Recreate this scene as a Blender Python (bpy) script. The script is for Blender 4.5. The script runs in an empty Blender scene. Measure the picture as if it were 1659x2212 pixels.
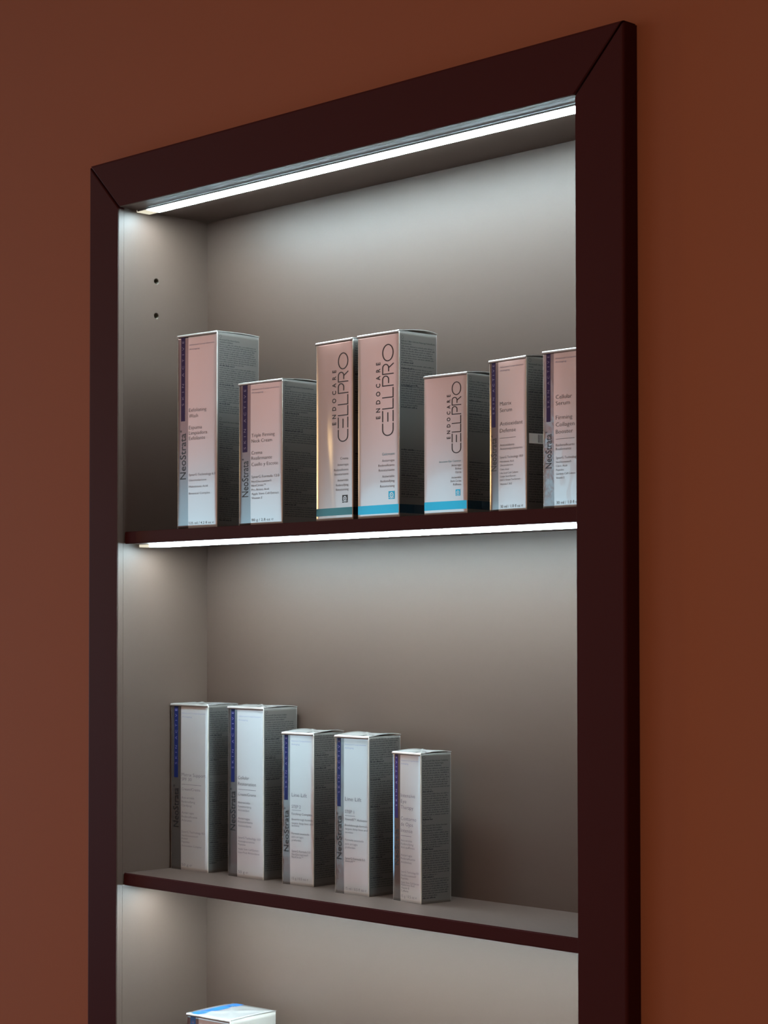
import bpy, bmesh, math, random
from mathutils import Vector, Matrix

scene = bpy.context.scene
COL = scene.collection
OZ = 1.88                      # height of the niche opening's top edge above the floor

# ------------------------------------------------------------------ camera
CAM_LOC = Vector((1.467212, -1.097117, OZ - 0.379501))
YAW, PITCH, ROLL = 0.796964, 0.0265037, -0.000948
F_PX, PP_Y = 4344.951, 1235.287
fwd = Vector((-math.sin(YAW) * math.cos(PITCH), math.cos(YAW) * math.cos(PITCH), math.sin(PITCH)))
rgt = fwd.cross(Vector((0, 0, 1))).normalized()
upv = rgt.cross(fwd)
cr, sr = math.cos(ROLL), math.sin(ROLL)
rgt, upv = cr * rgt + sr * upv, -sr * rgt + cr * upv
cam_data = bpy.data.cameras.new('camera')
cam = bpy.data.objects.new('camera', cam_data)
COL.objects.link(cam)
cam.matrix_world = Matrix(((rgt.x, upv.x, -fwd.x, CAM_LOC.x), (rgt.y, upv.y, -fwd.y, CAM_LOC.y),
                           (rgt.z, upv.z, -fwd.z, CAM_LOC.z), (0, 0, 0, 1)))
cam_data.sensor_fit = 'HORIZONTAL'
cam_data.sensor_width = 24.0
cam_data.lens = F_PX / 1659 * 24.0
cam_data.shift_y = (PP_Y - 1106) / 1659
cam_data.clip_start = 0.02
cam_data.dof.use_dof = True
cam_data.dof.focus_distance = 1.61
cam_data.dof.aperture_fstop = 15.0
scene.camera = cam

# ------------------------------------------------------------------ light and exposure
scene.view_settings.view_transform = 'Standard'
scene.view_settings.look = 'None'
scene.view_settings.gamma = 1.0
scene.view_settings.use_curve_mapping = False
scene.view_settings.exposure = 0.0
world = bpy.data.worlds.new('world')
scene.world = world
world.use_nodes = True
world.node_tree.nodes['Background'].inputs[0].default_value = (0.55, 0.6, 0.7, 1)
world.node_tree.nodes['Background'].inputs[1].default_value = 0.05

LED_STRENGTH = 142.0
LED_COLOR = (0.66, 0.91, 1.0)
SIDE_FILL = 5.2              # unseen window added in the left wall to brighten the niche wall
BACK_WINDOW = 2.05             # upper pane of the window in the wall opposite the niche

def area_light(name, loc, target, sx, sy, power, color):
    d = bpy.data.lights.new(name, 'AREA')
    d.shape = 'RECTANGLE'
    d.size, d.size_y = sx, sy
    d.energy = power
    d.color = color
    o = bpy.data.objects.new(name, d)
    COL.objects.link(o)
    o.location = loc
    o.rotation_euler = (Vector(target) - Vector(loc)).to_track_quat('-Z', 'Y').to_euler()
    return o

area_light('ceiling_fill', (-2.5, -2.1, 2.57), (-2.5, -2.1, 0), 0.6, 0.6, 14, (1.0, 0.76, 0.72))  # added unseen fill, brightens the wall opposite the niche
area_light('ceiling_fill', (0.9, -1.8, 2.57), (0.9, -1.8, 0), 0.6, 0.6, 16, (1.0, 0.72, 0.46))  # added unseen fill for the top and right of the niche wall
area_light('wall_lamp', (-4.1, -1.75, 1.7), (0, -0.2, 1.7), 0.28, 0.9, 11, (1.0, 0.66, 0.28))

# ------------------------------------------------------------------ materials
def mat(name, color, rough=0.5, metallic=0.0, spec=0.5, coat=0.0, coat_rough=0.04):
    m = bpy.data.materials.new(name)
    m.use_nodes = True
    b = m.node_tree.nodes['Principled BSDF']
    b.inputs['Base Color'].default_value = (*color, 1)
    b.inputs['Roughness'].default_value = rough
    b.inputs['Metallic'].default_value = metallic
    b.inputs['Specular IOR Level'].default_value = spec
    b.inputs['Coat Weight'].default_value = coat
    b.inputs['Coat Roughness'].default_value = coat_rough
    return m

def noise_bump(m, scale, strength, dist, sockets=('Normal',), stretch=(1, 1, 1), detail=4, rot=(0, 0, 0)):
    nt = m.node_tree
    b = nt.nodes['Principled BSDF']
    tc = nt.nodes.new('ShaderNodeTexCoord')
    mp = nt.nodes.new('ShaderNodeMapping')
    mp.inputs['Scale'].default_value = stretch
    mp.inputs['Rotation'].default_value = rot
    nz = nt.nodes.new('ShaderNodeTexNoise')
    nz.inputs['Scale'].default_value = scale
    nz.inputs['Detail'].default_value = detail
    bp = nt.nodes.new('ShaderNodeBump')
    bp.inputs['Strength'].default_value = strength
    bp.inputs['Distance'].default_value = dist
    nt.links.new(tc.outputs['Object'], mp.inputs['Vector'])
    nt.links.new(mp.outputs['Vector'], nz.inputs['Vector'])
    nt.links.new(nz.outputs['Fac'], bp.inputs['Height'])
    for s in sockets:
        nt.links.new(bp.outputs['Normal'], b.inputs[s])
    return nz

def noise_color(m, scale, c1, c2, stretch=(1, 1, 1)):
    nt = m.node_tree
    b = nt.nodes['Principled BSDF']
    tc = nt.nodes.new('ShaderNodeTexCoord')
    mp = nt.nodes.new('ShaderNodeMapping')
    mp.inputs['Scale'].default_value = stretch
    nz = nt.nodes.new('ShaderNodeTexNoise')
    nz.inputs['Scale'].default_value = scale
    nz.inputs['Detail'].default_value = 5
    cr_ = nt.nodes.new('ShaderNodeValToRGB')
    cr_.color_ramp.elements[0].position = 0.35
    cr_.color_ramp.elements[1].position = 0.65
    cr_.color_ramp.elements[0].color = (*c1, 1)
    cr_.color_ramp.elements[1].color = (*c2, 1)
    nt.links.new(tc.outputs['Object'], mp.inputs['Vector'])
    nt.links.new(mp.outputs['Vector'], nz.inputs['Vector'])
    nt.links.new(nz.outputs['Fac'], cr_.inputs['Fac'])
    nt.links.new(cr_.outputs['Color'], b.inputs['Base Color'])

def emit(name, color, strength):
    m = bpy.data.materials.new(name)
    m.use_nodes = True
    nt = m.node_tree
    nt.nodes.remove(nt.nodes['Principled BSDF'])
    e = nt.nodes.new('ShaderNodeEmission')
    e.inputs['Color'].default_value = (*color, 1)
    e.inputs['Strength'].default_value = strength
    nt.links.new(e.outputs[0], nt.nodes['Material Output'].inputs['Surface'])
    return m

M_WALL = mat('terracotta_paint', (0.33, 0.113, 0.056), 0.75, spec=0.3)
noise_color(M_WALL, 1.6, (0.325, 0.110, 0.054), (0.335, 0.116, 0.058))
noise_bump(M_WALL, 240, 0.06, 0.001)
M_PINK = mat('pale_pink_paint', (0.84, 0.54, 0.53), 0.8)
M_CEIL = mat('ceiling_paint', (0.72, 0.62, 0.58), 0.85)
M_FLOOR = mat('oak_floor', (0.30, 0.2, 0.13), 0.5)
noise_color(M_FLOOR, 6, (0.24, 0.16, 0.10), (0.34, 0.23, 0.15), (1, 12, 1))
M_MAROON = mat('maroon_laminate', (0.057, 0.0140, 0.0150), 0.5, spec=0.06)
noise_bump(M_MAROON, 900, 0.05, 0.0003)
M_TAUPE = mat('taupe_laminate', (0.072, 0.0435, 0.0325), 0.5, spec=0.35)
noise_bump(M_TAUPE, 700, 0.05, 0.0003)
M_SHELF = mat('shelf_laminate', (0.09, 0.075, 0.065), 0.5, spec=0.35)
noise_color(M_SHELF, 120, (0.060, 0.034, 0.0255), (0.074, 0.043, 0.0325), (1, 6, 6))
M_LED = emit('led_diffuser', LED_COLOR, LED_STRENGTH)
M_CAP = emit('led_strip_end', (1.0, 0.92, 0.72), 0.85)
M_ALU = mat('grey_aluminium', (0.45, 0.47, 0.48), 0.4, metallic=0.8)
M_FILLPANE = emit('fill_window_pane', (0.34, 0.70, 1.0), SIDE_FILL)
M_BLIND = emit('window_daylight', (0.52, 0.84, 1.0), BACK_WINDOW)
M_DIMPANE = emit('dimmed_pane', (0.52, 0.86, 1.0), BACK_WINDOW * 0.48)  # made-up dimmer lower pane, gives the middle-shelf cartons a soft blue reflection
M_WHITE = mat('white_paint', (0.75, 0.74, 0.72), 0.5)

# printed packaging
M_PEARL = mat('pearl_paper', (0.76, 0.75, 0.76), 0.19, metallic=0.40, coat=1.0, coat_rough=0.05)
noise_bump(M_PEARL, 28, 0.12, 0.003, ('Coat Normal',), (1, 1, 0.35), 1.5)
M_PEARLC = mat('pearl_paper_crinkled', (0.70, 0.70, 0.71), 0.17, metallic=0.40, coat=1.0, coat_rough=0.04)
noise_bump(M_PEARLC, 42, 0.5, 0.004, ('Coat Normal',), (1, 1, 0.4), 2.0, (0, 0.45, 0))
M_PEARLG = mat('peach_wrapped_paper', (0.66, 0.60, 0.58), 0.2, metallic=0.5, coat=1.0, coat_rough=0.12)
noise_bump(M_PEARLG, 24, 0.8, 0.006, ('Coat Normal',), (1.6, 1, 0.28), 1.0, (0, 0.35, 0))
M_FOIL = mat('silver_foil', (0.27, 0.265, 0.27), 0.16, metallic=0.85)
noise_bump(M_FOIL, 30, 0.08, 0.003, ('Normal',), (1, 1, 0.3), 1)
M_FOILC = mat('silver_foil_crinkled', (0.30, 0.295, 0.30), 0.2, metallic=0.72)
noise_bump(M_FOILC, 110, 0.18, 0.003, ('Normal',), (1, 1, 0.5), 3)
M_SIDE = mat('grey_foil_side', (0.29, 0.262, 0.245), 0.32, metallic=0.8, coat=0.6, coat_rough=0.05)
M_SIDEW = mat('white_side', (0.38, 0.33, 0.29), 0.45)
M_EDGE = mat('carton_edge', (0.72, 0.68, 0.62), 0.35, metallic=0.4)
M_LID = mat('silver_lid', (0.52, 0.48, 0.455), 0.32, metallic=0.5, coat=1.0)
M_PURPLE = mat('purple_stripe', (0.030, 0.012, 0.115), 0.5, spec=0.2, coat=0.08)
M_BLUE = mat('blue_stripe', (0.008, 0.018, 0.12), 0.5, spec=0.2, coat=0.08)
M_AZURE = mat('azure_stripe', (0.01, 0.17, 0.52), 0.3, metallic=0.2, coat=1.0)
M_TEAL = mat('teal_band', (0.002, 0.22, 0.30), 0.12, metallic=0.9, coat=0.6)
M_TEALREFL = mat('teal_band_dark_reflection', (0.012, 0.075, 0.07), 0.12, metallic=0.8, coat=0.6)  # teal foil with its dark reflection put into the base colour
M_TEALSHADE = mat('teal_band_shaded_side', (0.01, 0.05, 0.09), 0.22, metallic=0.6, coat=1.0)  # shaded copy of the teal band for carton sides, dimness put into the colour
M_INK = mat('black_ink', (0.012, 0.011, 0.014), 0.3)
M_GREY = mat('grey_ink', (0.065, 0.065, 0.085), 0.45)
M_LAV = mat('lavender_ink', (0.30, 0.26, 0.52), 0.4)
M_CYAN = mat('cyan_ink', (0.005, 0.33, 0.50), 0.4)
M_BLUI = mat('slate_blue_ink', (0.10, 0.14, 0.30), 0.45)
M_SINK = mat('side_ink', (0.032, 0.032, 0.035), 0.5)
M_WINK = mat('white_ink', (0.7, 0.7, 0.68), 0.5)

# ------------------------------------------------------------------ helpers
def link(name, me, parent=None):
    o = bpy.data.objects.new(name, me)
    COL.objects.link(o)
    if parent:
        o.parent = parent
    return o

def from_bm(name, bm, mats, parent=None, smooth=False):
    bm.normal_update()
    me = bpy.data.meshes.new(name)
    bm.to_mesh(me)
    bm.free()
    for m in mats:
        me.materials.append(m)
    if smooth:
        for p in me.polygons:
            p.use_smooth = True
    return link(name, me, parent)

def bm_box(x0, x1, y0, y1, z0, z1, bevel=0.0, bm=None, mi=0):
    b = bmesh.new()
    vs = [b.verts.new((x, y, z)) for x in (x0, x1) for y in (y0, y1) for z in (z0, z1)]
    for f in ((0, 1, 3, 2), (4, 6, 7, 5), (0, 4, 5, 1), (2, 3, 7, 6), (0, 2, 6, 4), (1, 5, 7, 3)):
        b.faces.new([vs[i] for i in f])
    if bevel:
        bmesh.ops.bevel(b, geom=list(b.edges), offset=bevel, segments=2, affect='EDGES', profile=0.5)
    for f in b.faces:
        f.material_index = mi
    bmesh.ops.recalc_face_normals(b, faces=b.faces)
    if bm is None:
        return b
    me = bpy.data.meshes.new('tmp')
    b.to_mesh(me)
    b.free()
    bm.from_mesh(me)
    bpy.data.meshes.remove(me)
    return bm

def thing(name, label, cat, loc, rz=0.0, group=None):
    o = bpy.data.objects.new(name, None)
    o.empty_display_size = 0.03
    COL.objects.link(o)
    o.location = loc
    o.rotation_euler = (0, 0, rz)
    o['label'] = label
    o['category'] = cat
    if group:
        o['group'] = group
    return o

def struct(name, bm, mats, parent=None, label=None, cat=None):
    o = from_bm(name, bm, mats, parent)
    if not parent:
        o['kind'] = 'structure'
        o['label'] = label
        o['category'] = cat
    return o

# ------------------------------------------------------------------ niche dimensions (local z = 0 at the opening's top)
W, FW, T, D = 0.54, 0.0446, 0.0153, 0.1043
Z1, Z2, Z3 = -0.2947, -0.6026, -0.910
TH, YS = 0.0110, 0.0077
ZB = -1.215                     # bottom of the opening
PT = 0.014                      # carcass panel thickness

# ------------------------------------------------------------------ the room
XL, XR, YB, ZC = -4.2, 2.9, -2.9, 2.6
hx0, hx1 = -FW + 0.004, W + FW - 0.004
hz0, hz1 = OZ + ZB - FW + 0.004, OZ + FW - 0.004
b = bm_box(XL, hx0, T, T + 0.2, 0, ZC)
bm_box(hx1, XR, T, T + 0.2, 0, ZC, bm=b)
bm_box(hx0, hx1, T, T + 0.2, hz1, ZC, bm=b)
bm_box(hx0, hx1, T, T + 0.2, 0, hz0, bm=b)
bm_box(hx0, hx1, T + 0.15, T + 0.2, hz0, hz1, bm=b)
struct('wall_back', b, [M_WALL], label='terracotta painted wall around the lit display niche', cat='wall')

def wall_with_hole(axis, p0, p1, a0, a1, ha0, ha1, z0, z1, m, name, label):
    bm = bmesh.new()
    def put(s0, s1, q0, q1):
        if axis == 'y':
            bm_box(s0, s1, p0, p1, q0, q1, bm=bm)
        else:
            bm_box(p0, p1, s0, s1, q0, q1, bm=bm)
    put(a0, ha0, 0, ZC); put(ha1, a1, 0, ZC); put(ha0, ha1, 0, z0); put(ha0, ha1, z1, ZC)
    return struct(name, bm, [m], label=label, cat='wall')

BW = (-4.05, -1.55, 0.82, 1.94)   # window opposite the niche: x0, x1, z0, z1
LW = (-1.45, -0.25, 0.45, 2.0)    # added window in the left wall: y0, y1, z0, z1
wall_with_hole('y', YB - 0.2, YB, XL, XR, BW[0], BW[1], BW[2], BW[3], M_PINK, 'wall_front', 'pale pink wall opposite the display niche')
wall_with_hole('x', XL - 0.2, XL, YB - 0.2, T + 0.2, LW[0], LW[1], LW[2], LW[3], M_WALL, 'wall_left', 'terracotta side wall with an opening for the added window')
struct('wall_right', bm_box(XR, XR + 0.2, YB - 0.2, T + 0.2, 0, ZC), [M_WALL], label='terracotta side wall right of the niche', cat='wall')
struct('floor', bm_box(XL - 0.2, XR + 0.2, YB - 0.2, T + 0.2, -0.1, 0), [M_FLOOR], label='brown wooden floor of the room', cat='floor')
struct('ceiling', bm_box(XL - 0.2, XR + 0.2, YB - 0.2, T + 0.2, ZC, ZC + 0.1), [M_CEIL], label='pale ceiling of the room', cat='ceiling')

wn = thing('window_1', 'wide window opposite the niche, its dimmer lower pane added to shape reflections', 'window', ((BW[0] + BW[1]) / 2, YB - 0.1, BW[2]))
wn['kind'] = 'structure'
ww, wh = BW[1] - BW[0], BW[3] - BW[2]
b = bm_box(-ww / 2, ww / 2, -0.03, 0.03, 0, 0.05)
bm_box(-ww / 2, ww / 2, -0.03, 0.03, wh - 0.05, wh, bm=b)
for xx in (-ww / 2, ww / 2 - 0.05):
    bm_box(xx, xx + 0.05, -0.03, 0.03, 0.05, wh - 0.05, bm=b)
from_bm('window_frame', b, [M_WHITE], wn)
from_bm('window_pane', bm_box(-ww / 2 + 0.05, ww / 2 - 0.05, -0.012, -0.004, 0.53, wh - 0.05), [M_BLIND], wn)
from_bm('window_mullion', bm_box(-ww / 2 + 0.05, ww / 2 - 0.05, -0.03, 0.03, 0.49, 0.53), [M_WHITE], wn)
from_bm('dimmed_pane', bm_box(-ww / 2 + 0.05, ww / 2 - 0.05, -0.012, -0.004, 0.05, 0.49), [M_DIMPANE], wn)
wn = thing('fill_window', 'unseen tall window added in the left wall to brighten the niche wall', 'window', (XL - 0.1, (LW[0] + LW[1]) / 2, LW[2]))
wn['kind'] = 'structure'
ww, wh = LW[1] - LW[0], LW[3] - LW[2]
b = bm_box(-0.03, 0.03, -ww / 2, ww / 2, 0, 0.05)
bm_box(-0.03, 0.03, -ww / 2, ww / 2, wh - 0.05, wh, bm=b)
for yy in (-ww / 2, ww / 2 - 0.05):
    bm_box(-0.03, 0.03, yy, yy + 0.05, 0.05, wh - 0.05, bm=b)
from_bm('window_frame', b, [M_WHITE], wn)
from_bm('window_pane', bm_box(-0.012, -0.004, -ww / 2 + 0.05, ww / 2 - 0.05, 0.05, wh - 0.05), [M_FILLPANE], wn)

# ------------------------------------------------------------------ display cabinet set in the wall
cab = thing('display_niche', 'recessed taupe display niche with a dark maroon mitred frame in the terracotta wall', 'display niche',
            (W / 2, 0, OZ + ZB))
def C(x, y, z):                 # niche coordinates to the cabinet's own
    return Vector((x - W / 2, y, z - ZB))

def frame_member(name, quad):
    """mitred frame member: quad = (outer0, outer1, inner1, inner0) as (x, z); the inner return is taupe."""
    bm = bmesh.new()
    f_ = [bm.verts.new(C(x, 0, z)) for x, z in quad]
    k_ = [bm.verts.new(C(x, T + 0.0005 if i < 2 else 0.0062, z)) for i, (x, z) in enumerate(quad)]
    bm.faces.new(f_)
    bm.faces.new(k_[::-1])
    n = len(quad)
    for i in range(n):
        j = (i + 1) % n
        fc = bm.faces.new((f_[j], f_[i], k_[i], k_[j]))
        fc.material_index = 1 if i == 2 else 0
    bmesh.ops.recalc_face_normals(bm, faces=bm.faces)
    inner = [e for e in bm.edges if set(e.verts) == {f_[2], f_[3]}]
    outer = [e for e in bm.edges if set(e.verts) == {f_[0], f_[1]} ]
    mit = [e for e in bm.edges if set(e.verts) in ({f_[1], f_[2]}, {f_[3], f_[0]})]
    bmesh.ops.bevel(bm, geom=outer, offset=0.0022, segments=3, affect='EDGES', profile=0.5)
    bm.edges.ensure_lookup_table()
    mit = [e for e in bm.edges if len(e.link_faces) == 2 and abs(e.verts[0].co.y) < 1e-5 and abs(e.verts[1].co.y) < 1e-5
           and abs(abs(e.verts[0].co.x - e.verts[1].co.x) - abs(e.verts[0].co.z - e.verts[1].co.z)) < 0.003
           and abs(e.verts[0].co.x - e.verts[1].co.x) > 0.01]
    bmesh.ops.bevel(bm, geom=mit, offset=0.0008, segments=1, affect='EDGES')
    inn = [e for e in bm.edges if len(e.link_faces) == 2 and {f.material_index for f in e.link_faces} == {0, 1}
           and abs(e.verts[0].co.y) < 0.001 and abs(e.verts[1].co.y) < 0.001]
    bmesh.ops.bevel(bm, geom=inn, offset=0.0006, segments=2, affect='EDGES', material=1)
    return from_bm(name, bm, [M_MAROON, M_TAUPE], cab)

g = 0.0013
frame_member('top_rail', [(-FW + g, FW), (W + FW - g, FW), (W - g, 0), (g, 0)])
frame_member('side_stile', [(-FW, ZB - FW + g), (-FW, FW - g), (0, -g), (0, ZB + g)])
frame_member('side_stile', [(W + FW, FW - g), (W + FW, ZB - FW + g), (W, ZB + g), (W, -g)])
frame_member('bottom_rail', [(W + FW - g, ZB - FW), (-FW + g, ZB - FW), (g, ZB), (W - g, ZB)])

def side_panel(x_face, outward, holes):
    """panel whose visible face lies in the plane x = x_face, drilled with shelf-pin holes."""
    bm = bmesh.new()
    s = outward
    y0, y1 = 0.0064, D
    zs = [ZB]
    R_, Hc = 0.0026, 0.006
    hs = sorted(holes, key=lambda h: h[1])
    def quad(a0, a1, c0, c1, x):
        bm.faces.new([bm.verts.new(C(x, *p)) for p in ((a0, c0), (a1, c0), (a1, c1), (a0, c1))])
    prev = ZB
    for hy, hz in hs:
        quad(y0, y1, prev, hz - Hc, x_face)
        quad(y0, hy - Hc, hz - Hc, hz + Hc, x_face)
        quad(hy + Hc, y1, hz - Hc, hz + Hc, x_face)
        N = 24
        ring, sq, deep, lip = [], [], [], []
        for i in range(N):
            a = 2 * math.pi * (i + 0.0) / N
            c_, s_ = math.cos(a), math.sin(a)
            k = Hc / max(abs(c_), abs(s_))
            sq.append(bm.verts.new(C(x_face, hy + k * c_, hz + k * s_)))
            lip.append(bm.verts.new(C(x_face, hy + (R_ + 0.0004) * c_, hz + (R_ + 0.0004) * s_)))
            ring.append(bm.verts.new(C(x_face + s * 0.0003, hy + R_ * c_, hz + R_ * s_)))
            deep.append(bm.verts.new(C(x_face + s * 0.010, hy + R_ * c_, hz + R_ * s_)))
        for i in range(N):
            j = (i + 1) % N
            bm.faces.new((sq[i], sq[j], lip[j], lip[i]))
            bm.faces.new((lip[i], lip[j], ring[j], ring[i]))
            bm.faces.new((ring[i], ring[j], deep[j], deep[i])).material_index = 1
        bm.faces.new(deep).material_index = 1
        prev = hz + Hc
    quad(y0, y1, prev, 0, x_face)
    xo = x_face + s * PT
    quad(y0, y1, ZB, 0, xo)
    for z in (ZB, 0):
        bm.faces.new([bm.verts.new(C(*p)) for p in ((x_face, y0, z), (x_face, y1, z), (xo, y1, z), (xo, y0, z))])
    for y in (y0, y1):
        bm.faces.new([bm.verts.new(C(*p)) for p in ((x_face, y, ZB), (x_face, y, 0), (xo, y, 0), (xo, y, ZB))])
    bmesh.ops.remove_doubles(bm, verts=bm.verts, dist=1e-6)
    return from_bm('side_panel', bm, [M_TAUPE, M_HOLE], cab)

M_HOLE = mat('bare_chipboard', (0.10, 0.075, 0.05), 0.9)
HOLES = [(0.04365, -0.06253), (0.04365, -0.09444)]
side_panel(0.0, -1, HOLES)
side_panel(W, 1, HOLES)
def cbox(name, x0, x1, y0, y1, z0, z1, mats, parent=cab, bevel=0.0):
    a, c_ = C(x0, y0, z0), C(x1, y1, z1)
    return from_bm(name, bm_box(a.x, c_.x, a.y, c_.y, a.z, c_.z, bevel), mats, parent)
cbox('back_panel', -PT, W + PT, D + 0.0002, D + 0.008, ZB - PT, PT, [M_TAUPE])
cbox('top_panel', 0.0002, W - 0.0002, 0.0064, D, 0.0, PT, [M_TAUPE])
cbox('bottom_panel', 0.0002, W - 0.0002, 0.0064, D, ZB - PT, ZB, [M_TAUPE])

def light_strip(parent, to_local, y0, y1, z, drop, front):
    """LED profile along the underside at height z; its diffuser hangs `drop` below."""
    bm = bmesh.new()
    def put(x0, x1, ya, yb, za, zb, bv=0.0):
        a, c_ = to_local(x0, ya, za), to_local(x1, yb, zb)
        bm_box(a.x, c_.x, a.y, c_.y, a.z, c_.z, bv, bm=bm)
    put(0.003, W - 0.003, y0 - 0.0009, y0 - 0.0002, z - drop * front, z - 0.0001)
    put(0.003, W - 0.003, y1 + 0.0002, y1 + 0.0012, z - drop * 0.6, z - 0.0001)
    s = from_bm('light_strip', bm, [M_ALU], parent)
    s['label'] = 'glowing cool white LED strip'
    a, c_ = to_local(0.016, y0, z - drop), to_local(W - 0.001, y1, z - 0.0001)
    from_bm('diffuser', bm_box(a.x, c_.x, a.y, c_.y, a.z, c_.z, 0.0004), [M_LED], s)
    a, c_ = to_local(0.001, y0, z - drop), to_local(0.0155, y1, z - 0.0001)
    e = from_bm('end_cap', bm_box(a.x, c_.x, a.y, c_.y, a.z, c_.z, 0.0004), [M_CAP], s)
    return s
light_strip(cab, C, 0.0199, 0.0347, 0.0, 0.0022, 0.8)

SHELVES = [(Z1, 'upper taupe shelf with a visible glowing strip below, holding seven cartons'),
           (Z2, 'middle taupe shelf seen from above, holding five cartons'),
           (Z3, 'lowest taupe shelf carrying one white carton')]
for z, lab in SHELVES:
    sh = thing('shelf', lab, 'shelf', (W / 2, 0, OZ + z - TH), group='shelves in the display niche')
    def S(x, y, zz, z=z):
        return Vector((x - W / 2, y, zz - (z - TH)))
    a, c_ = S(0.0008, YS + 0.0012, z - TH), S(W - 0.0008, D - 0.0003, z)
    from_bm('board', bm_box(a.x, c_.x, a.y, c_.y, a.z, c_.z), [M_SHELF], sh)
    a, c_ = S(0.0008, YS, z - TH), S(W - 0.0008, YS + 0.0012, z)
    bm = bm_box(a.x, c_.x, a.y, c_.y, a.z, c_.z)
    es = [e for e in bm.edges if all(abs(v.co.y - YS) < 1e-6 for v in e.verts) and abs(e.verts[0].co.x - e.verts[1].co.x) > 0.1]
    bmesh.ops.bevel(bm, geom=es, offset=0.0007, segments=2, affect='EDGES')
    fe = from_bm('front_edge', bm, [M_MAROON], sh)
    fe['label'] = 'dark maroon front edge'
    light_strip(sh, S, 0.0235, 0.0365, z - TH, 0.0027, 0.15)

# ------------------------------------------------------------------ lettering
_font_cache = {}
def glyphs(s, res=2, off=-0.009):
    key = (s, off)
    if key in _font_cache:
        return _font_cache[key]
    c = bpy.data.curves.new('lettering', 'FONT')
    c.body = s
    c.resolution_u = res
    c.offset = off
    o = bpy.data.objects.new('lettering', c)
    COL.objects.link(o)
    bpy.context.view_layer.update()
    me = bpy.data.meshes.new_from_object(o.evaluated_get(bpy.context.evaluated_depsgraph_get()))
    vs = [v.co.copy() for v in me.vertices]
    fs = [tuple(p.vertices) for p in me.polygons]
    bpy.data.objects.remove(o)
    bpy.data.curves.remove(c)
    bpy.data.meshes.remove(me)
    x0 = min((v.x for v in vs), default=0)
    x1 = max((v.x for v in vs), default=1)
    out = ([(v.x - x0, v.y) for v in vs], fs, x1 - x0)
    _font_cache[key] = out
    return out
_h = glyphs('H')
CAPH = max(p[1] for p in _h[0])

def stroke(pts, th):
    """thick polyline as quads in 2-D"""
    out = []
    for (x0, y0), (x1, y1) in zip(pts, pts[1:]):
        dx, dy = x1 - x0, y1 - y0
        l = math.hypot(dx, dy) or 1
        nx, ny = -dy / l * th / 2, dx / l * th / 2
        ex, ey = dx / l * th * 0.25, dy / l * th * 0.25
        out.append([(x0 - ex + nx, y0 - ey + ny), (x0 - ex - nx, y0 - ey - ny), (x1 + ex - nx, y1 + ey - ny), (x1 + ex + nx, y1 + ey + ny)])
    return out

def arc(cx, cy, rx, ry, a0, a1, n=14):
    return [(cx + rx * math.cos(math.radians(a0 + (a1 - a0) * i / n)), cy + ry * math.sin(math.radians(a0 + (a1 - a0) * i / n))) for i in range(n + 1)]

def wide_logo():
    """thin wide capitals: C, three-bar E, L, L, P, R, O"""
    t = 0.088
    q = []
    q += stroke([(1.0, 0.965)] + arc(0.5, 0.5, 0.47, 0.465, 90, 270) + [(1.0, 0.035)], t)
    x = 1.16
    for yy, x1 in ((0.965, 0.86), (0.5, 0.72), (0.035, 0.86)):
        q += stroke([(x, yy), (x + x1, yy)], t)
    for x in (2.2, 3.1):
        q += stroke([(x, 0.98), (x, 0.035), (x + 0.78, 0.035)], t)
    for x, leg in ((4.05, False), (5.0, True)):
        q += stroke([(x, 0.0), (x, 0.965), (x + 0.5, 0.965)] + arc(x + 0.52, 0.70, 0.27, 0.265, 90, -90, 10) + [(x + 0.22, 0.435)], t)
        if leg:
            q += stroke([(x + 0.5, 0.42), (x + 0.82, 0.0)], t)
    q += stroke(arc(6.72, 0.5, 0.66, 0.465, 0, 360, 40), t)
    return q, 7.4

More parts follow.
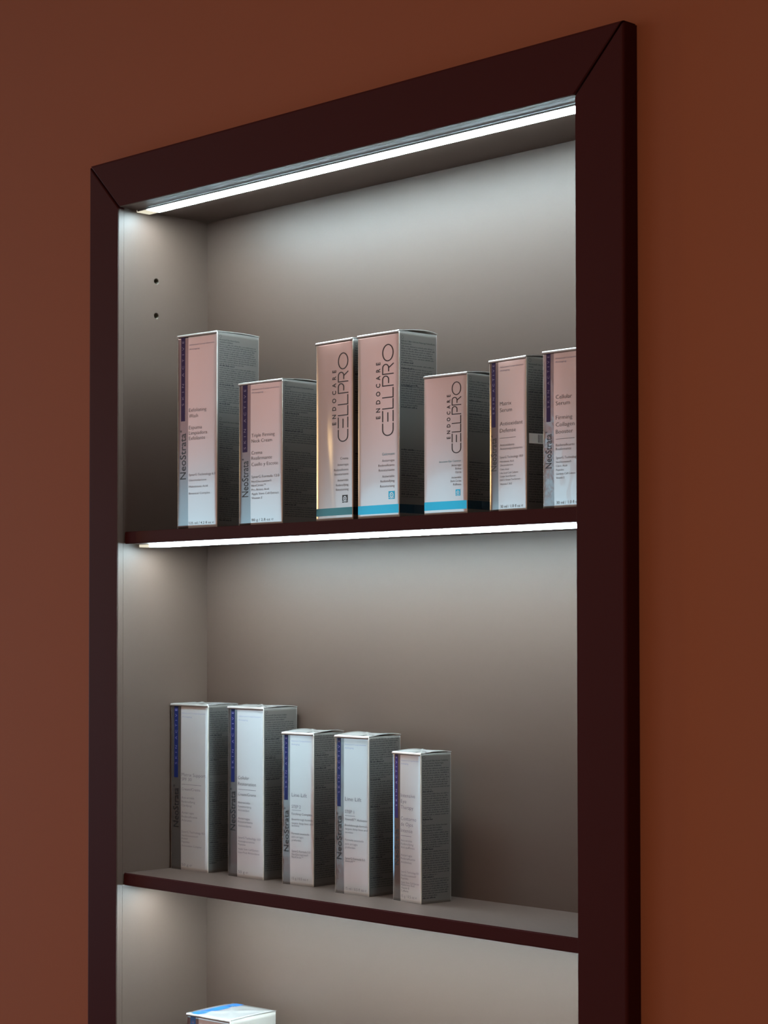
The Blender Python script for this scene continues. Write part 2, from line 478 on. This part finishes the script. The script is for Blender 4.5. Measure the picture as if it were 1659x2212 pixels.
# ------------------------------------------------------------------ skincare cartons
RX = 0.0007
def make_box(x, y, rot_deg, w, d, h, zshelf, spec):
    rot = math.radians(rot_deg)
    c_, s_ = math.cos(rot), math.sin(rot)
    # (x, y) is the corner nearest the camera: the front face's right edge
    cx = x + c_ * (-w / 2) - s_ * (d / 2)
    cy = y + s_ * (-w / 2) + c_ * (d / 2)
    root = thing('skincare_box', spec['label'], 'box', (cx, cy, OZ + zshelf), rot, spec['group'])
    fbul, sbul = spec.get('bulge', 0.0005), 0.0005
    crk = spec.get('crinkled', False)
    foil = spec.get('foil', 0.0)

    def ease(z):
        return math.sqrt(max(0.0, math.sin(math.pi * min(max(z / h, 0), 1))))
    def front_y(xx, z):
        t = (xx + w / 2) / w
        return -d / 2 - fbul * 4 * t * (1 - t) * ease(z)
    def side_x(yy, z):
        t = (yy + d / 2) / d
        return w / 2 + sbul * 4 * t * (1 - t) * ease(z)

    # body: a rounded profile carried up in rings
    prof = []                                       # (x, y, which face, material of the edge that follows)
    nF = 12
    xs = [-w / 2 + RX + (w - 2 * RX) * i / nF for i in range(nF + 1)]
    if foil:
        fx = -w / 2 + foil * w
        k = min(range(1, nF), key=lambda i: abs(xs[i] - fx))
        xs[k] = fx
    for xx in xs:
        mi = 1 if (foil and xx < -w / 2 + foil * w - 1e-6) else 0
        prof.append((xx, None, 'f', mi))
    prof[-1] = (xs[-1], None, 'f', 3)
    def corner(ax, ay, a0, last_mi):
        for i in range(1, 4):
            a = math.radians(a0 + 90 * i / 4)
            prof.append((ax + RX * math.cos(a), ay + RX * math.sin(a), 'c', 3))
    corner(w / 2 - RX, -d / 2 + RX, -90, 2)
    nS = 8
    for i in range(nS + 1):
        prof.append((None, -d / 2 + RX + (d - 2 * RX) * i / nS, 's', 2 if i < nS else 3))
    corner(w / 2 - RX, d / 2 - RX, 0, 2)
    prof.append((w / 2 - RX, d / 2, 'c', 2))
    prof.append((-w / 2 + RX, d / 2, 'c', 3))
    corner(-w / 2 + RX, d / 2 - RX, 90, 2)
    prof.append((-w / 2, d / 2 - RX, 'c', 2))
    prof.append((-w / 2, -d / 2 + RX, 'c', 3))
    corner(-w / 2 + RX, -d / 2 + RX, 180, 3)
    zl = [0.0, 0.02, 0.08, 0.2, 0.4, 0.6, 0.8, 0.92, 0.98, 1.0]
    bm = bmesh.new()
    rings = []
    for k in zl:
        z = k * h
        ring = []
        for px, py, kind, mi in prof:
            if kind == 'f':
                ring.append(bm.verts.new((px, front_y(px, z), z)))
            elif kind == 's':
                ring.append(bm.verts.new((side_x(py, z), py, z)))
            else:
                ring.append(bm.verts.new((px, py, z)))
        rings.append(ring)
    n = len(prof)
    for r0, r1 in zip(rings, rings[1:]):
        for i in range(n):
            j = (i + 1) % n
            f = bm.faces.new((r0[i], r0[j], r1[j], r1[i]))
            f.material_index = prof[i][3]
            f.smooth = True
    bm.faces.new(rings[0][::-1]).material_index = 3
    bm.faces.new(rings[-1]).material_index = 3
    from_bm('carton', bm, [spec.get('front') or (M_PEARLC if crk else M_PEARL), M_FOILC if crk else M_FOIL, spec.get('side', M_SIDE), M_EDGE], root)

    # top flap: a thin sheet hinged at the front edge, bowing up a little over the sides
    bow, lift = spec.get('bow', 0.0012), spec.get('lift', 0.0003)
    N = 14
    bm = bmesh.new()
    def zt(i, j):
        u, v = i / N, j / N
        e = abs(2 * u - 1) ** 3
        z = h + 0.0003 + bow * e * 4 * v * (1 - v) * (0.4 + 0.6 * v) + lift * v * v
        dd = min(abs(v - u), abs(v - (1 - u)))
        z += 0.0009 * max(0.0, 1 - dd / 0.10) * min(1.0, 4 * min(u, 1 - u, v, 1 - v) + 0.0)
        return z
    top = [[bm.verts.new((-w / 2 - 0.0002 + (w + 0.0004) * i / N, -d / 2 - 0.0002 + (d + 0.0004) * j / N, zt(i, j))) for j in range(N + 1)] for i in range(N + 1)]
    bot = [[bm.verts.new((v.co.x, v.co.y, v.co.z - 0.00055 if (0 < i < N and 0 < j < N) else v.co.z - 0.00055)) for j, v in enumerate(col)] for i, col in enumerate(top)]
    for i in range(N):
        for j in range(N):
            bm.faces.new((top[i][j], top[i + 1][j], top[i + 1][j + 1], top[i][j + 1])).smooth = True
            bm.faces.new((bot[i][j + 1], bot[i + 1][j + 1], bot[i + 1][j], bot[i][j]))
    lips = [[bm.verts.new((v.co.x, -d / 2 - oy, h - oz)) for v in (c[0] for c in top)] for oy, oz in ((0.0005, 0.0003), (0.0008, 0.0010), (0.0006, 0.0020))]
    chain = [[c[0] for c in top]] + lips
    for r0, r1 in zip(chain, chain[1:]):
        for i in range(N):
            bm.faces.new((r0[i], r1[i], r1[i + 1], r0[i + 1])).smooth = True
    for i in range(N):
        bm.faces.new((bot[i][0], bot[i + 1][0], lips[-1][i + 1], lips[-1][i]))
        bm.faces.new((top[i][N], top[i + 1][N], bot[i + 1][N], bot[i][N]))
        bm.faces.new((top[0][i], top[0][i + 1], bot[0][i + 1], bot[0][i]))
        bm.faces.new((bot[N][i], bot[N][i + 1], top[N][i + 1], top[N][i]))
    from_bm('top_flap', bm, [M_LID], root)

    # printing; (u, v): u from the front's left edge, v from the top, as fractions
    def front_pt(u, z, e=0.00012):
        xx = -w / 2 + u
        return Vector((xx, front_y(xx, z) - e, z))
    def side_pt(s, z, e=0.00012):
        yy = -d / 2 + s
        return Vector((side_x(yy, z) + e, yy, z))
    def patch(bm, pt, u0, u1, z0, z1, mi=0, e=0.00008, nu=6, nz=10):
        g_ = [[bm.verts.new(pt(u0 + (u1 - u0) * i / nu, z0 + (z1 - z0) * j / nz, e)) for j in range(nz + 1)] for i in range(nu + 1)]
        for i in range(nu):
            for j in range(nz):
                f = bm.faces.new((g_[i][j], g_[i + 1][j], g_[i + 1][j + 1], g_[i][j + 1]))
                f.material_index = mi
                f.smooth = True
    def put(bm, verts, faces, fn, mi):
        vs = [bm.verts.new(fn(*p)) for p in verts]
        for f in faces:
            try:
                bm.faces.new([vs[i] for i in f]).material_index = mi
            except ValueError:
                pass
    def text(bm, pt, s, u, v, cap, width=None, mi=0, right=False):
        vs, fs, wd = glyphs(s)
        sy = cap / CAPH
        sx = (width / wd) if width else sy * 0.92
        u0 = u - wd * sx if right else u
        z0 = h * (1 - v)
        put(bm, vs, fs, lambda px, py: pt(u0 + px * sx, z0 + py * sy), mi)
    def text_up(bm, s, u_base, v0, v1, cap, mi=0, bold=0.0):
        """lettering that reads upwards; glyph tops point to the left"""
        vs, fs, wd = glyphs(s, 3, bold)
        ln = (v0 - v1) * h
        sx, sy = ln / wd, cap / CAPH
        put(bm, vs, fs, lambda px, py: front_pt(u_base - py * sy, h * (1 - v0) + px * sx), mi)

    if spec.get('stripe'):
        u0, u1, v1, ms = spec['stripe']
        bm = bmesh.new()
        patch(bm, front_pt, u0 * w, u1 * w, h * (1 - v1), h * 0.999)
        if spec.get('stripe_on_top'):
            us = [u0 * w, (u1 + 0.06) * w]
            for j in range(N):
                for (i0, i1) in ((0, 1),):
                    pts = []
                    for (uu, jj) in ((us[0], j), (us[1], j), (us[1], j + 1), (us[0], j + 1)):
                        ii = uu / w * N
                        pts.append(bm.verts.new((-w / 2 + uu, -d / 2 + d * jj / N, zt(ii, jj) + 0.00035)))
                    bm.faces.new(pts)
        st = from_bm('colour_stripe', bm, [ms], root)
    if spec.get('band'):
        v0, v1 = spec['band']
        bm = bmesh.new()
        patch(bm, front_pt, 0.0004, w - 0.0004, h * (1 - v1), h * (1 - v0), 0, nu=12, nz=2)
        patch(bm, side_pt, 0.0004, d - 0.0004, h * (1 - v1), h * (1 - v0), 1, nu=6, nz=2)
        from_bm('colour_band', bm, [spec.get('band_mat', M_TEAL), M_TEALSHADE], root)
    if spec.get('brand'):
        bm = bmesh.new()
        rbm = bmesh.new()
        for item in spec['brand']:
            if item[0] == 'WIDE':
                _, u_base, v0, v1, cap = item
                q, ln = wide_logo()
                for poly in q:
                    vs = [bm.verts.new(front_pt(u_base * w - py * cap, h * (1 - v0) + px * (v0 - v1) * h / ln, 0.00014)) for px, py in poly]
                    bm.faces.new(vs)
            else:
                s, u_base, v0, v1, cap, mi = item
                text_up(bm if len(s) < 12 else rbm, s, u_base * w, v0, v1, cap, mi, 0.022 if s[:2] == 'E ' else (0.004 if len(s) < 12 else -0.006))
        from_bm('brand_lettering', bm, [M_INK, M_LAV], root)
        from_bm('range_lettering', rbm, [M_INK, M_LAV], root)
    if spec.get('lines'):
        paras, last = [], -1
        for it in spec['lines']:                    # one part per printed paragraph
            if last < 0 or (it[2] - last) * h > 0.0048:
                paras.append([])
            paras[-1].append(it)
            last = it[2]
        for para in paras:
            bm = bmesh.new()
            for it in para:
                t_, u, v, cap = it[:4]
                width = it[4] * w if len(it) > 4 and it[4] else None
                mi = it[5] if len(it) > 5 else 0
                if t_ == '---':
                    patch(bm, front_pt, u * w, u * w + width, h * (1 - v), h * (1 - v) + 0.0003, 0, 0.00012, 3, 1)
                else:
                    text(bm, front_pt, t_, u * w, v, cap, width, mi, right=spec.get('right', False))
            from_bm('printed_paragraph', bm, [M_GREY, M_CYAN, M_BLUI], root)
    if spec.get('emblem'):
        u0, u1, v0, v1, dark = spec['emblem']
        bm = bmesh.new()
        a0, a1, z0, z1 = u0 * w, u1 * w, h * (1 - v1), h * (1 - v0)
        patch(bm, front_pt, a0, a1, z0, z1, 0, 0.00012, 1, 1)
        mx, mz, r_ = (a0 + a1) / 2, z0 + (z1 - z0) * 0.52, (a1 - a0)
        def disc(rad, mi, e, cz=mz, a_0=0, a_1=360):
            bm.faces.new([bm.verts.new(front_pt(px, pz, e)) for px, pz in arc(mx, cz, rad, rad, a_0, a_1, 20)[:20 if a_1 == 360 else 21]]).material_index = mi
        disc(0.31 * r_, 1, 0.00016); disc(0.19 * r_, 0, 0.0002); disc(0.09 * r_, 1, 0.00024)
        for poly in stroke([(a0 + 0.08 * r_, z0 + 0.16 * r_)] + arc(mx, z0 + 0.30 * r_, 0.36 * r_, 0.2 * r_, 210, 330, 8) + [(a1 - 0.08 * r_, z0 + 0.16 * r_)], 0.07 * r_):
            bm.faces.new([bm.verts.new(front_pt(px, pz, 0.00026)) for px, pz in poly]).material_index = 1
        from_bm('emblem', bm, [M_INK if dark else M_TEAL, M_PEARL], root)
    if spec.get('sidetext'):
        rnd = random.Random(spec['seed'])
        bm = bmesh.new()
        sd = spec['sidetext']
        m0, m1 = 0.055 * d, 0.945 * d
        pitch = sd.get('pitch', 0.00185)
        zz = h * (1 - sd.get('top', 0.03))
        def dash_line(z, bold, length):
            u = m0
            while u < m0 + length:
                for _ in range(rnd.randint(2, 9)):
                    lw = rnd.uniform(0.00045, 0.00085)
                    hh = 0.00062 if rnd.random() < 0.75 else 0.00095
                    if bold:
                        hh *= 1.3
                    if u + lw > min(m0 + length, m1):
                        return
                    vs = [bm.verts.new(side_pt(*p)) for p in ((u, z), (u + lw * (0.95 if bold else 0.68), z), (u + lw * (0.95 if bold else 0.68), z + hh), (u, z + hh))]
                    bm.faces.new(vs)
                    u += lw + 0.00006
                u += rnd.uniform(0.0004, 0.0007)
        # small ring mark above each language block
        def mark(z):
            for poly in stroke([(m0 + 0.0014 + 0.0012 * math.cos(a * math.pi / 8), z + 0.0012 * math.sin(a * math.pi / 8)) for a in range(17)], 0.0002):
                bm.faces.new([bm.verts.new(side_pt(*p)) for p in poly])
        for blk in sd['blocks']:                     # (v0, v1, heading lines)
            v0, v1, heads = blk
            z = h * (1 - v0)
            if heads is not None:
                if heads:
                    mark(z - 0.0008)
                    z -= 0.0042
                for hd in heads:
                    vs, fs, wd = glyphs(hd)
                    sy = 0.00125 / CAPH
                    sx = min(sy * 1.02, (m1 - m0) / wd)
                    for off in (0.0, 0.00012):
                        put(bm, vs, fs, lambda px, py: side_pt(m0 + px * sx + off, z + py * sy), 0)
                    z -= pitch * 1.08
            cnt = 0
            nxt = rnd.randint(6, 10)
            while z > h * (1 - v1):
                full = (m1 - m0)
                last = cnt == nxt
                dash_line(z, False, full * (rnd.uniform(0.3, 0.75) if last else rnd.uniform(0.92, 1.0)))
                if cnt == 0 and heads is None:
                    dash_line(z, True, full * 0.35)
                cnt += 1
                if last:
                    z -= pitch
                    dash_line(z, True, full * rnd.uniform(0.25, 0.5))
                    cnt, nxt = 1, rnd.randint(5, 11)
                z -= pitch
        from_bm('side_text', bm, [M_SINK], root)
    if spec.get('barcode'):
        v0, v1 = spec['barcode']
        rnd = random.Random(5)
        bm = bmesh.new()
        patch(bm, side_pt, 0.06 * d, 0.95 * d, h * (1 - v1), h * (1 - v0), 0, 0.00016, 4, 2)
        u = 0.26 * d
        while u < 0.9 * d:
            bw = rnd.choice((0.0003, 0.0003, 0.0006, 0.0009))
            patch(bm, side_pt, u, u + bw, h * (1 - v1) + 0.0008, h * (1 - v0) - 0.0006, 1, 0.0002, 1, 1)
            u += bw + rnd.choice((0.0003, 0.0005, 0.0008))
        from_bm('barcode', bm, [M_WINK, M_SINK], root)
    return root

UP, LOW, BOT = 'skincare cartons on the upper shelf', 'skincare cartons on the middle shelf', 'skincare cartons on the lowest shelf'
NEO, SKIN = 'NeoStrata', 'S  K  I  N    A  C  T  I  V  E'
ADV = [('Advanced Comprehensive', 0.31, 0.058, 0.0012, 0.62, 2), ('Antiaging', 0.31, 0.080, 0.0012, 0.26, 2)]
def neo(label, group, seed, lines, foil=0.28, stripe=(0.095, 0.20, 0.445), skin=(0.365, 0.03), logo=(0.745, 0.49), adv=True,
        side_heads=(), side2=(), split=0.42, ms=None, **kw):
    st = (*stripe, ms or M_BLUE)
    w_ = kw.pop('w')
    sp = dict(label=label, group=group, foil=foil, stripe=st, seed=seed,
              brand=[(SKIN, (stripe[0] + stripe[1]) / 2 + 0.025, skin[0], skin[1], 0.05 * w_, 1),
                     (NEO, stripe[1] + 0.02, logo[0], logo[1] + 0.018, 0.145 * w_, 0),
                     ('\u00ae', stripe[1] - 0.085, logo[1] + 0.012, logo[1], 0.04 * w_, 0)],
              lines=(ADV if adv else []) + lines,
              sidetext=dict(blocks=[(0.02, split, side_heads), (split + 0.02, 0.955, side2)]))
    sp.update(kw)
    return sp

X = 0.305
NT = '\u2122'
make_box(0.1208, 0.016, 5.0, 0.0494, 0.0521, 0.1709, Z1, neo(
    'tallest silver carton on the upper shelf, with a purple stripe, nearest the left side panel', UP, 11, [
    ('Exfoliating', X, .40, .0031, .44), ('Wash', X, .43, .0031, .23), ('Espuma', X, .49, .0031, .33), ('Limpiadora', X, .518, .0031, .46),
    ('Exfoliante', X, .545, .0031, .41), ('SynerG Technology 6.0', X, .73, .0021, .66), ('Gluconolactone', X, .757, .0018, .44),
    ('Maltobionic Acid', X, .79, .0018, .47), ('Botanical Complex', X, .825, .0018, .53), ('125 ml / 4.2 fl oz \u212e', X, .978, .0021, .63)],
    w=.0494, ms=M_PURPLE, side_heads=['Neostrata\u00ae Skin Active Espuma', 'Limpiadora Exfoliante'], side2=['Neostrata\u00ae Skin Active Exfoliating', 'Wash']))
make_box(0.2063, 0.016, 2.0, 0.0538, 0.050, 0.1218, Z1, neo(
    'short wide silver carton with a purple stripe, between the tallest carton and the peach cartons', UP, 12, [
    ('Triple Firming', X, .386, .0029, .53), ('Neck Cream', X, .425, .0029, .47), ('Crema', X, .507, .0029, .25), ('Reafirmante', X, .545, .0029, .47),
    ('Cuello y Escote', X, .588, .0029, .60), ('SynerG Formula 12.0', X, .672, .0022, .63), ('NeoGlucosamine\u00ae', X, .703, .0018, .46),
    ('NeoCitrate' + NT, X, .731, .0018, .33), ('Pro-Amino Acid', X, .760, .0018, .40), ('Apple Stem Cell Extract', X, .789, .0018, .62),
    ('Vitamin E', X, .818, .0018, .25), ('80 g / 2.8 oz \u212e', X, .972, .0022, .5)],
    w=.0538, ms=M_PURPLE, stripe=(.09, .205, .486), skin=(.465, .045), logo=(.80, .53),
    side_heads=['Neostrata\u00ae Skin Active Crema Reafirmante', 'y Escote'], side2=['Neostrata\u00ae Skin Active Triple Firming'], split=.45, bow=.002))

def cell(label, seed, lines, end, logo, small, emblem, band, dark=False, w=0.0, **kw):
    sp = dict(label=label, group=UP, seed=seed, right=True, lines=lines, band=band, emblem=(*emblem, dark), foil=0.0,
              brand=[('E  N  D  O  C  A  R  E', small[0], small[1], small[2], small[3] * w, 0), ('WIDE', logo[0], logo[1], logo[2], logo[3] * w)],
              sidetext=dict(blocks=[(0.03, 0.19, end), (0.205, 0.29, None), (0.30, 0.42, None), (0.64, 0.90, None)], top=.03))
    sp.update(kw)
    return sp
E_ = ['Antiarrugas', 'Redensificante', 'Retexturizante', 'Antiwrinkle', 'Redensifying', 'Retexturising']
make_box(0.2920, 0.016, -2.6, 0.0459, 0.045, 0.1473, Z1, cell(
    'peach carton with golden wrinkles and a teal band painted with a dark reflection, left of the tall peach carton', 13,
    [('Crema', .89, .665, .0021, .21)] + [(s, .89, v, .0019, wd) for s, v, wd in zip(E_, (.698, .726, .750, .784, .81, .835), (.29, .38, .37, .29, .33, .33))],
    ['Endocare Cellpro Crema Antiarrugas', 'Redensificante'], (.885, .566, .075, .27), (.56, .47, .166, .095), (.727, .87, .86, .902), (.928, .97),
    dark=True, w=.0459, crinkled=True, band_mat=M_TEALREFL, front=M_PEARLG))
make_box(0.3451, 0.016, -0.6, 0.0476, 0.0426, 0.1479, Z1, cell(
    'tall pale peach carton with a bright cyan band, in the middle of the upper shelf', 14,
    [('Gelcream', .895, .664, .0022, .29, 1)] + [(s, .895, v, .0019, wd) for s, v, wd in zip(E_, (.698, .723, .749, .783, .808, .835), (.29, .38, .37, .29, .33, .34))],
    ['Endocare Cellpro Gelcream Antiarrugas Redensificante', 'Retexturizante'], (.875, .56, .068, .265), (.56, .465, .16, .095), (.755, .90, .857, .90), (.928, .975),
    w=.0476, lift=.0010, bow=.0028))
make_box(0.4186, 0.016, 2.6, 0.044, 0.045, 0.1081, Z1, cell(
    'shortest peach carton with wide thin upright lettering, right of the tall peach pair', 15,
    [('Intensive Eye Contour', .87, .63, .0016, .50, 1), ('Antiarrugas', .87, .66, .0016, .22), ('Bolsas', .87, .685, .0016, .13), ('Ojeras', .87, .71, .0016, .13),
     ('Antiwrinkle', .87, .747, .0016, .22), ('Dark Circles', .87, .772, .0016, .24), ('Puffiness', .87, .797, .0016, .18)],
    ['Endocare Cellpro Intensive Eye', 'Dark Circles and Puffiness'], (.87, .568, .062, .21), (.625, .464, .15, .075), (.743, .848, .825, .87), (.905, .965),
    w=.044, bow=.0026))
make_box(0.4787, 0.016, -4.9, 0.0404, 0.045, 0.1147, Z1, neo(
    'silver carton with a dark purple stripe, standing just right of the shortest peach carton', UP, 16, [
    ('Matrix', X, .305, .0029, .31), ('Serum', X, .348, .0029, .33), ('Antioxidant', X, .437, .0029, .61), ('Defense', X, .482, .0029, .43), ('---', X, .52, 0, .43),
    ('Antioxidante', X, .572, .0018, .39), ('Antienvejecimiento', X, .596, .0018, .60), ('SynerG Technology 10.0', X, .652, .0018, .61),
    ('Maltobionic Acid', X, .678, .0014, .37), ('Gluconolactone', X, .702, .0014, .35), ('Citric Acid', X, .729, .0014, .24), ('Lilac Leaf Cell Culture', X, .753, .0014, .48),
    ('Grape Seed Extract', X, .775, .0014, .43), ('EGCG Green Tea Extract', X, .798, .0014, .54), ('Vitamins C & E', X, .825, .0014, .32),
    ('30 ml / 1.0 fl oz \u212e', X, .975, .0022, .61)],
    w=.0404, ms=M_PURPLE, foil=.255, stripe=(.075, .18, .442), skin=(.355, .03), logo=(.73, .495), side_heads=['Neostrata\u00ae Skin Active Matrix', 'Serum'],
    side2=['Neostrata\u00ae Skin Active', 'Serum'], split=.50, barcode=(.50, .565), bow=.0026))
make_box(0.4986 + 0.0402, 0.012, 0.0, 0.0402, 0.045, 0.1150, Z1, neo(
    'silver carton with wrinkled wrap, partly hidden behind the right side of the frame', UP, 17, [
    ('Cellular', .32, .31, .0029, .38), ('Serum', .32, .35, .0029, .33), ('Firming', .32, .44, .0029, .39), ('Collagen', .32, .485, .0029, .44), ('Booster', .32, .53, .0029, .40),
    ('---', .32, .565, 0, .44), ('Redensificante', .32, .61, .0018, .44), ('Reafirmante', .32, .635, .0018, .36), ('SynerG Technology', .32, .69, .0018, .50),
    ('NeoGlucosamine\u00ae', .32, .715, .0014, .36), ('Citric Acid', .32, .74, .0014, .26), ('Peptides', .32, .765, .0014, .18), ('Gardenia Cell Culture', .32, .79, .0014, .45),
    ('Vitamin E', .32, .815, .0014, .20), ('30 ml / 1.0 fl oz \u212e', .32, .975, .0022, .60)],
    w=.0402, ms=M_PURPLE, foil=.27, stripe=(.09, .19, .45), skin=(.36, .03), logo=(.745, .51), crinkled=True, side_heads=['Neostrata\u00ae Skin Active']))
# middle shelf
make_box(0.0554, 0.0602, 0.8, 0.0527, 0.0355, 0.1511, Z2, neo(
    'tall silver carton with a blue stripe at the left end of the middle shelf', LOW, 21, [
    ('Matrix Support', X, .435, .0030, .64), ('SPF 30', X, .462, .0028, .27), ('---', X, .485, 0, .52), ('Cream/Crema', X, .52, .0024, .50),
    ('Anti-wrinkle', X, .57, .0019, .34), ('Redensifying', X, .594, .0019, .36), ('Clarifying', X, .617, .0019, .27), ('Antiarrugas', X, .66, .0019, .33),
    ('Redensificante', X, .684, .0019, .42), ('Aclarante', X, .706, .0019, .27), ('SynerG Technology 8.0', X, .775, .0019, .61), ('NeoGlucosamine\u00ae', X, .797, .0016, .44),
    ('Retinol', X, .815, .0016, .16), ('Peptides', X, .835, .0016, .21), ('Antioxidant Complex', X, .858, .0016, .53), ('50 g \u212e', X, .976, .0024, .27)],
    w=.0527, side_heads=['Neostrata\u00ae Skin Active Matrix', 'Support Crema Antiarrugas', 'Redensificante Aclarante'], side2=['Neostrata\u00ae Skin Active'], bow=.0010))
make_box(0.1303, 0.0613, -1.0, 0.0494, 0.039, 0.1506, Z2, neo(
    'tall silver carton with a blue stripe, second from the left on the middle shelf', LOW, 22, [
    ('Cellular', X, .425, .0030, .31), ('Restoration', X, .46, .0030, .50), ('---', X, .485, 0, .50), ('Cream/Crema', X, .52, .0024, .50),
    ('Anti-wrinkle', X, .567, .0019, .34), ('Retexturizing', X, .59, .0019, .37), ('Antioxidant', X, .612, .0019, .32), ('Antiarrugas', X, .66, .0019, .33),
    ('Retexturizante', X, .68, .0019, .41), ('Antioxidante', X, .703, .0019, .37), ('SynerG Technology 10.0', X, .773, .0019, .62), ('Acetylglucosamine', X, .793, .0016, .46),
    ('Peptides', X, .812, .0016, .21), ('Apple Stem Cell Extract', X, .838, .0016, .57), ('SuperFruit Antioxidants', X, .858, .0016, .59), ('50 g \u212e', X, .976, .0024, .27)],
    w=.0494, foil=.27, logo=(.73, .48), side_heads=['Neostrata\u00ae Skin Active Cellular', 'Restoration Crema Antiarrugas', 'Retexturizante Antioxidante'], side2=['Neostrata\u00ae Skin Active'], bow=.0016))
BF = ['Breakthrough formula', 'targets deep lines and', 'wrinkles', 'F\u00f3rmula avanzada', 'para arrugas', 'profundas']
make_box(0.1940, 0.0625, 4.5, 0.0373, 0.0385, 0.1305, Z2, neo(
    'silver carton in crinkled wrap reading STEP 2, third from left on the middle shelf', LOW, 23, [
    ('Line Lift', .325, .42, .0031, .48), ('STEP 2', .325, .495, .0026, .29), ('---', .325, .51, 0, .30), ('Finishing Complex', .325, .54, .0020, .64)] +
    [(s, .325, v, .0017, wd) for s, v, wd in zip(BF, (.575, .6, .617, .668, .69, .712), (.65, .66, .24, .54, .37, .30))] +
    [('SynerG Formula 5.0', .325, .785, .0019, .58), ('NeoGlucosamine\u00ae', .325, .805, .0017, .52), ('NeoCitrate' + NT, .325, .823, .0017, .36), ('15 g / 0.5 oz \u212e', .325, .965, .0021, .52)],
    w=.0373, foil=.265, stripe=(.08, .20, .445), logo=(.785, .495), crinkled=True, side_heads=[], side2=[], split=.46, bow=.0024, lift=.0008))
make_box(0.2724, 0.0524, 0.2, 0.0407, 0.0373, 0.1311, Z2, neo(
    'silver carton in crinkled wrap reading STEP 1, second from right on the middle shelf', LOW, 24, [
    ('Line Lift', .32, .41, .0031, .48), ('STEP 1', .32, .488, .0026, .27), ('---', .32, .505, 0, .30), ('Aminofil' + NT + ' Activator', .32, .535, .0021, .65)] +
    [(s, .32, v, .0017, wd) for s, v, wd in zip(BF, (.57, .593, .615, .663, .688, .71), (.65, .65, .24, .54, .37, .30))] +
    [('SynerG Formula 5.0', .32, .78, .0019, .58), ('Aminofil' + NT, .32, .797, .0017, .29), ('15 ml / 0.5 fl oz \u212e', .32, .972, .0022, .62)],
    w=.0407, stripe=(.08, .19, .45), logo=(.785, .49), crinkled=True, side_heads=[], side2=[], split=.46, bow=.0024, lift=.0008))
make_box(0.3337, 0.0514, -6.5, 0.0365, 0.0316, 0.1202, Z2, neo(
    'shortest silver carton on the middle shelf, at the right end of its row', LOW, 25, [
    ('Intensive', .31, .30, .0029, .50), ('Eye', .31, .34, .0029, .20), ('Therapy', .31, .38, .0029, .44), ('Contorno', .31, .455, .0029, .54), ('de Ojos', .31, .493, .0029, .43),
    ('Intense', .31, .535, .0029, .41), ('---', .31, .56, 0, .37), ('Anti-wrinkle', .31, .597, .0017, .40), ('Redensifying', .31, .62, .0017, .44), ('Anti-puffiness', .31, .643, .0017, .48),
    ('Antiarrugas', .31, .695, .0017, .40), ('Redensificante', .31, .718, .0017, .50), ('Antibolsas', .31, .742, .0017, .38), ('SynerG Technology 8.0', .31, .806, .0016, .62),
    ('NeoGlucosamine\u00ae', .31, .83, .0016, .53), ('Peptides', .31, .85, .0016, .26), ('Apple Stem Cell Extract', .31, .877, .0016, .63), ('Hyaluronic Acid', .31, .893, .0016, .47),
    ('Vitamin E', .31, .914, .0016, .29), ('Caffeine', .31, .934, .0016, .26), ('15 g / 0.5 oz \u212e', .31, .972, .0022, .55)],
    w=.0365, stripe=(.088, .20, .445), logo=(.76, .50), ms=M_PURPLE, side_heads=['Neostrata\u00ae Skin Active Contorno', 'de Ojos Intense Antiarrugas', 'Redensificante Antibolsas'],
    side2=['Neostrata\u00ae Skin Active Intensive', 'Eye Therapy Anti-wrinkle', 'Redensifying Anti-puffiness'], split=.43, bow=.0016, lift=.0005))
# lowest shelf
make_box(0.1167, 0.035, 4.9, 0.0542, 0.0574, -0.723 - Z3, Z3, neo(
    'white sided carton with a bright blue stripe over its top, alone on the lowest shelf', BOT, 31, [],
    w=.0542, adv=True, stripe=(.09, .21, .445), ms=M_AZURE, side=M_SIDEW, stripe_on_top=True, bow=.0008, sidetext=None))
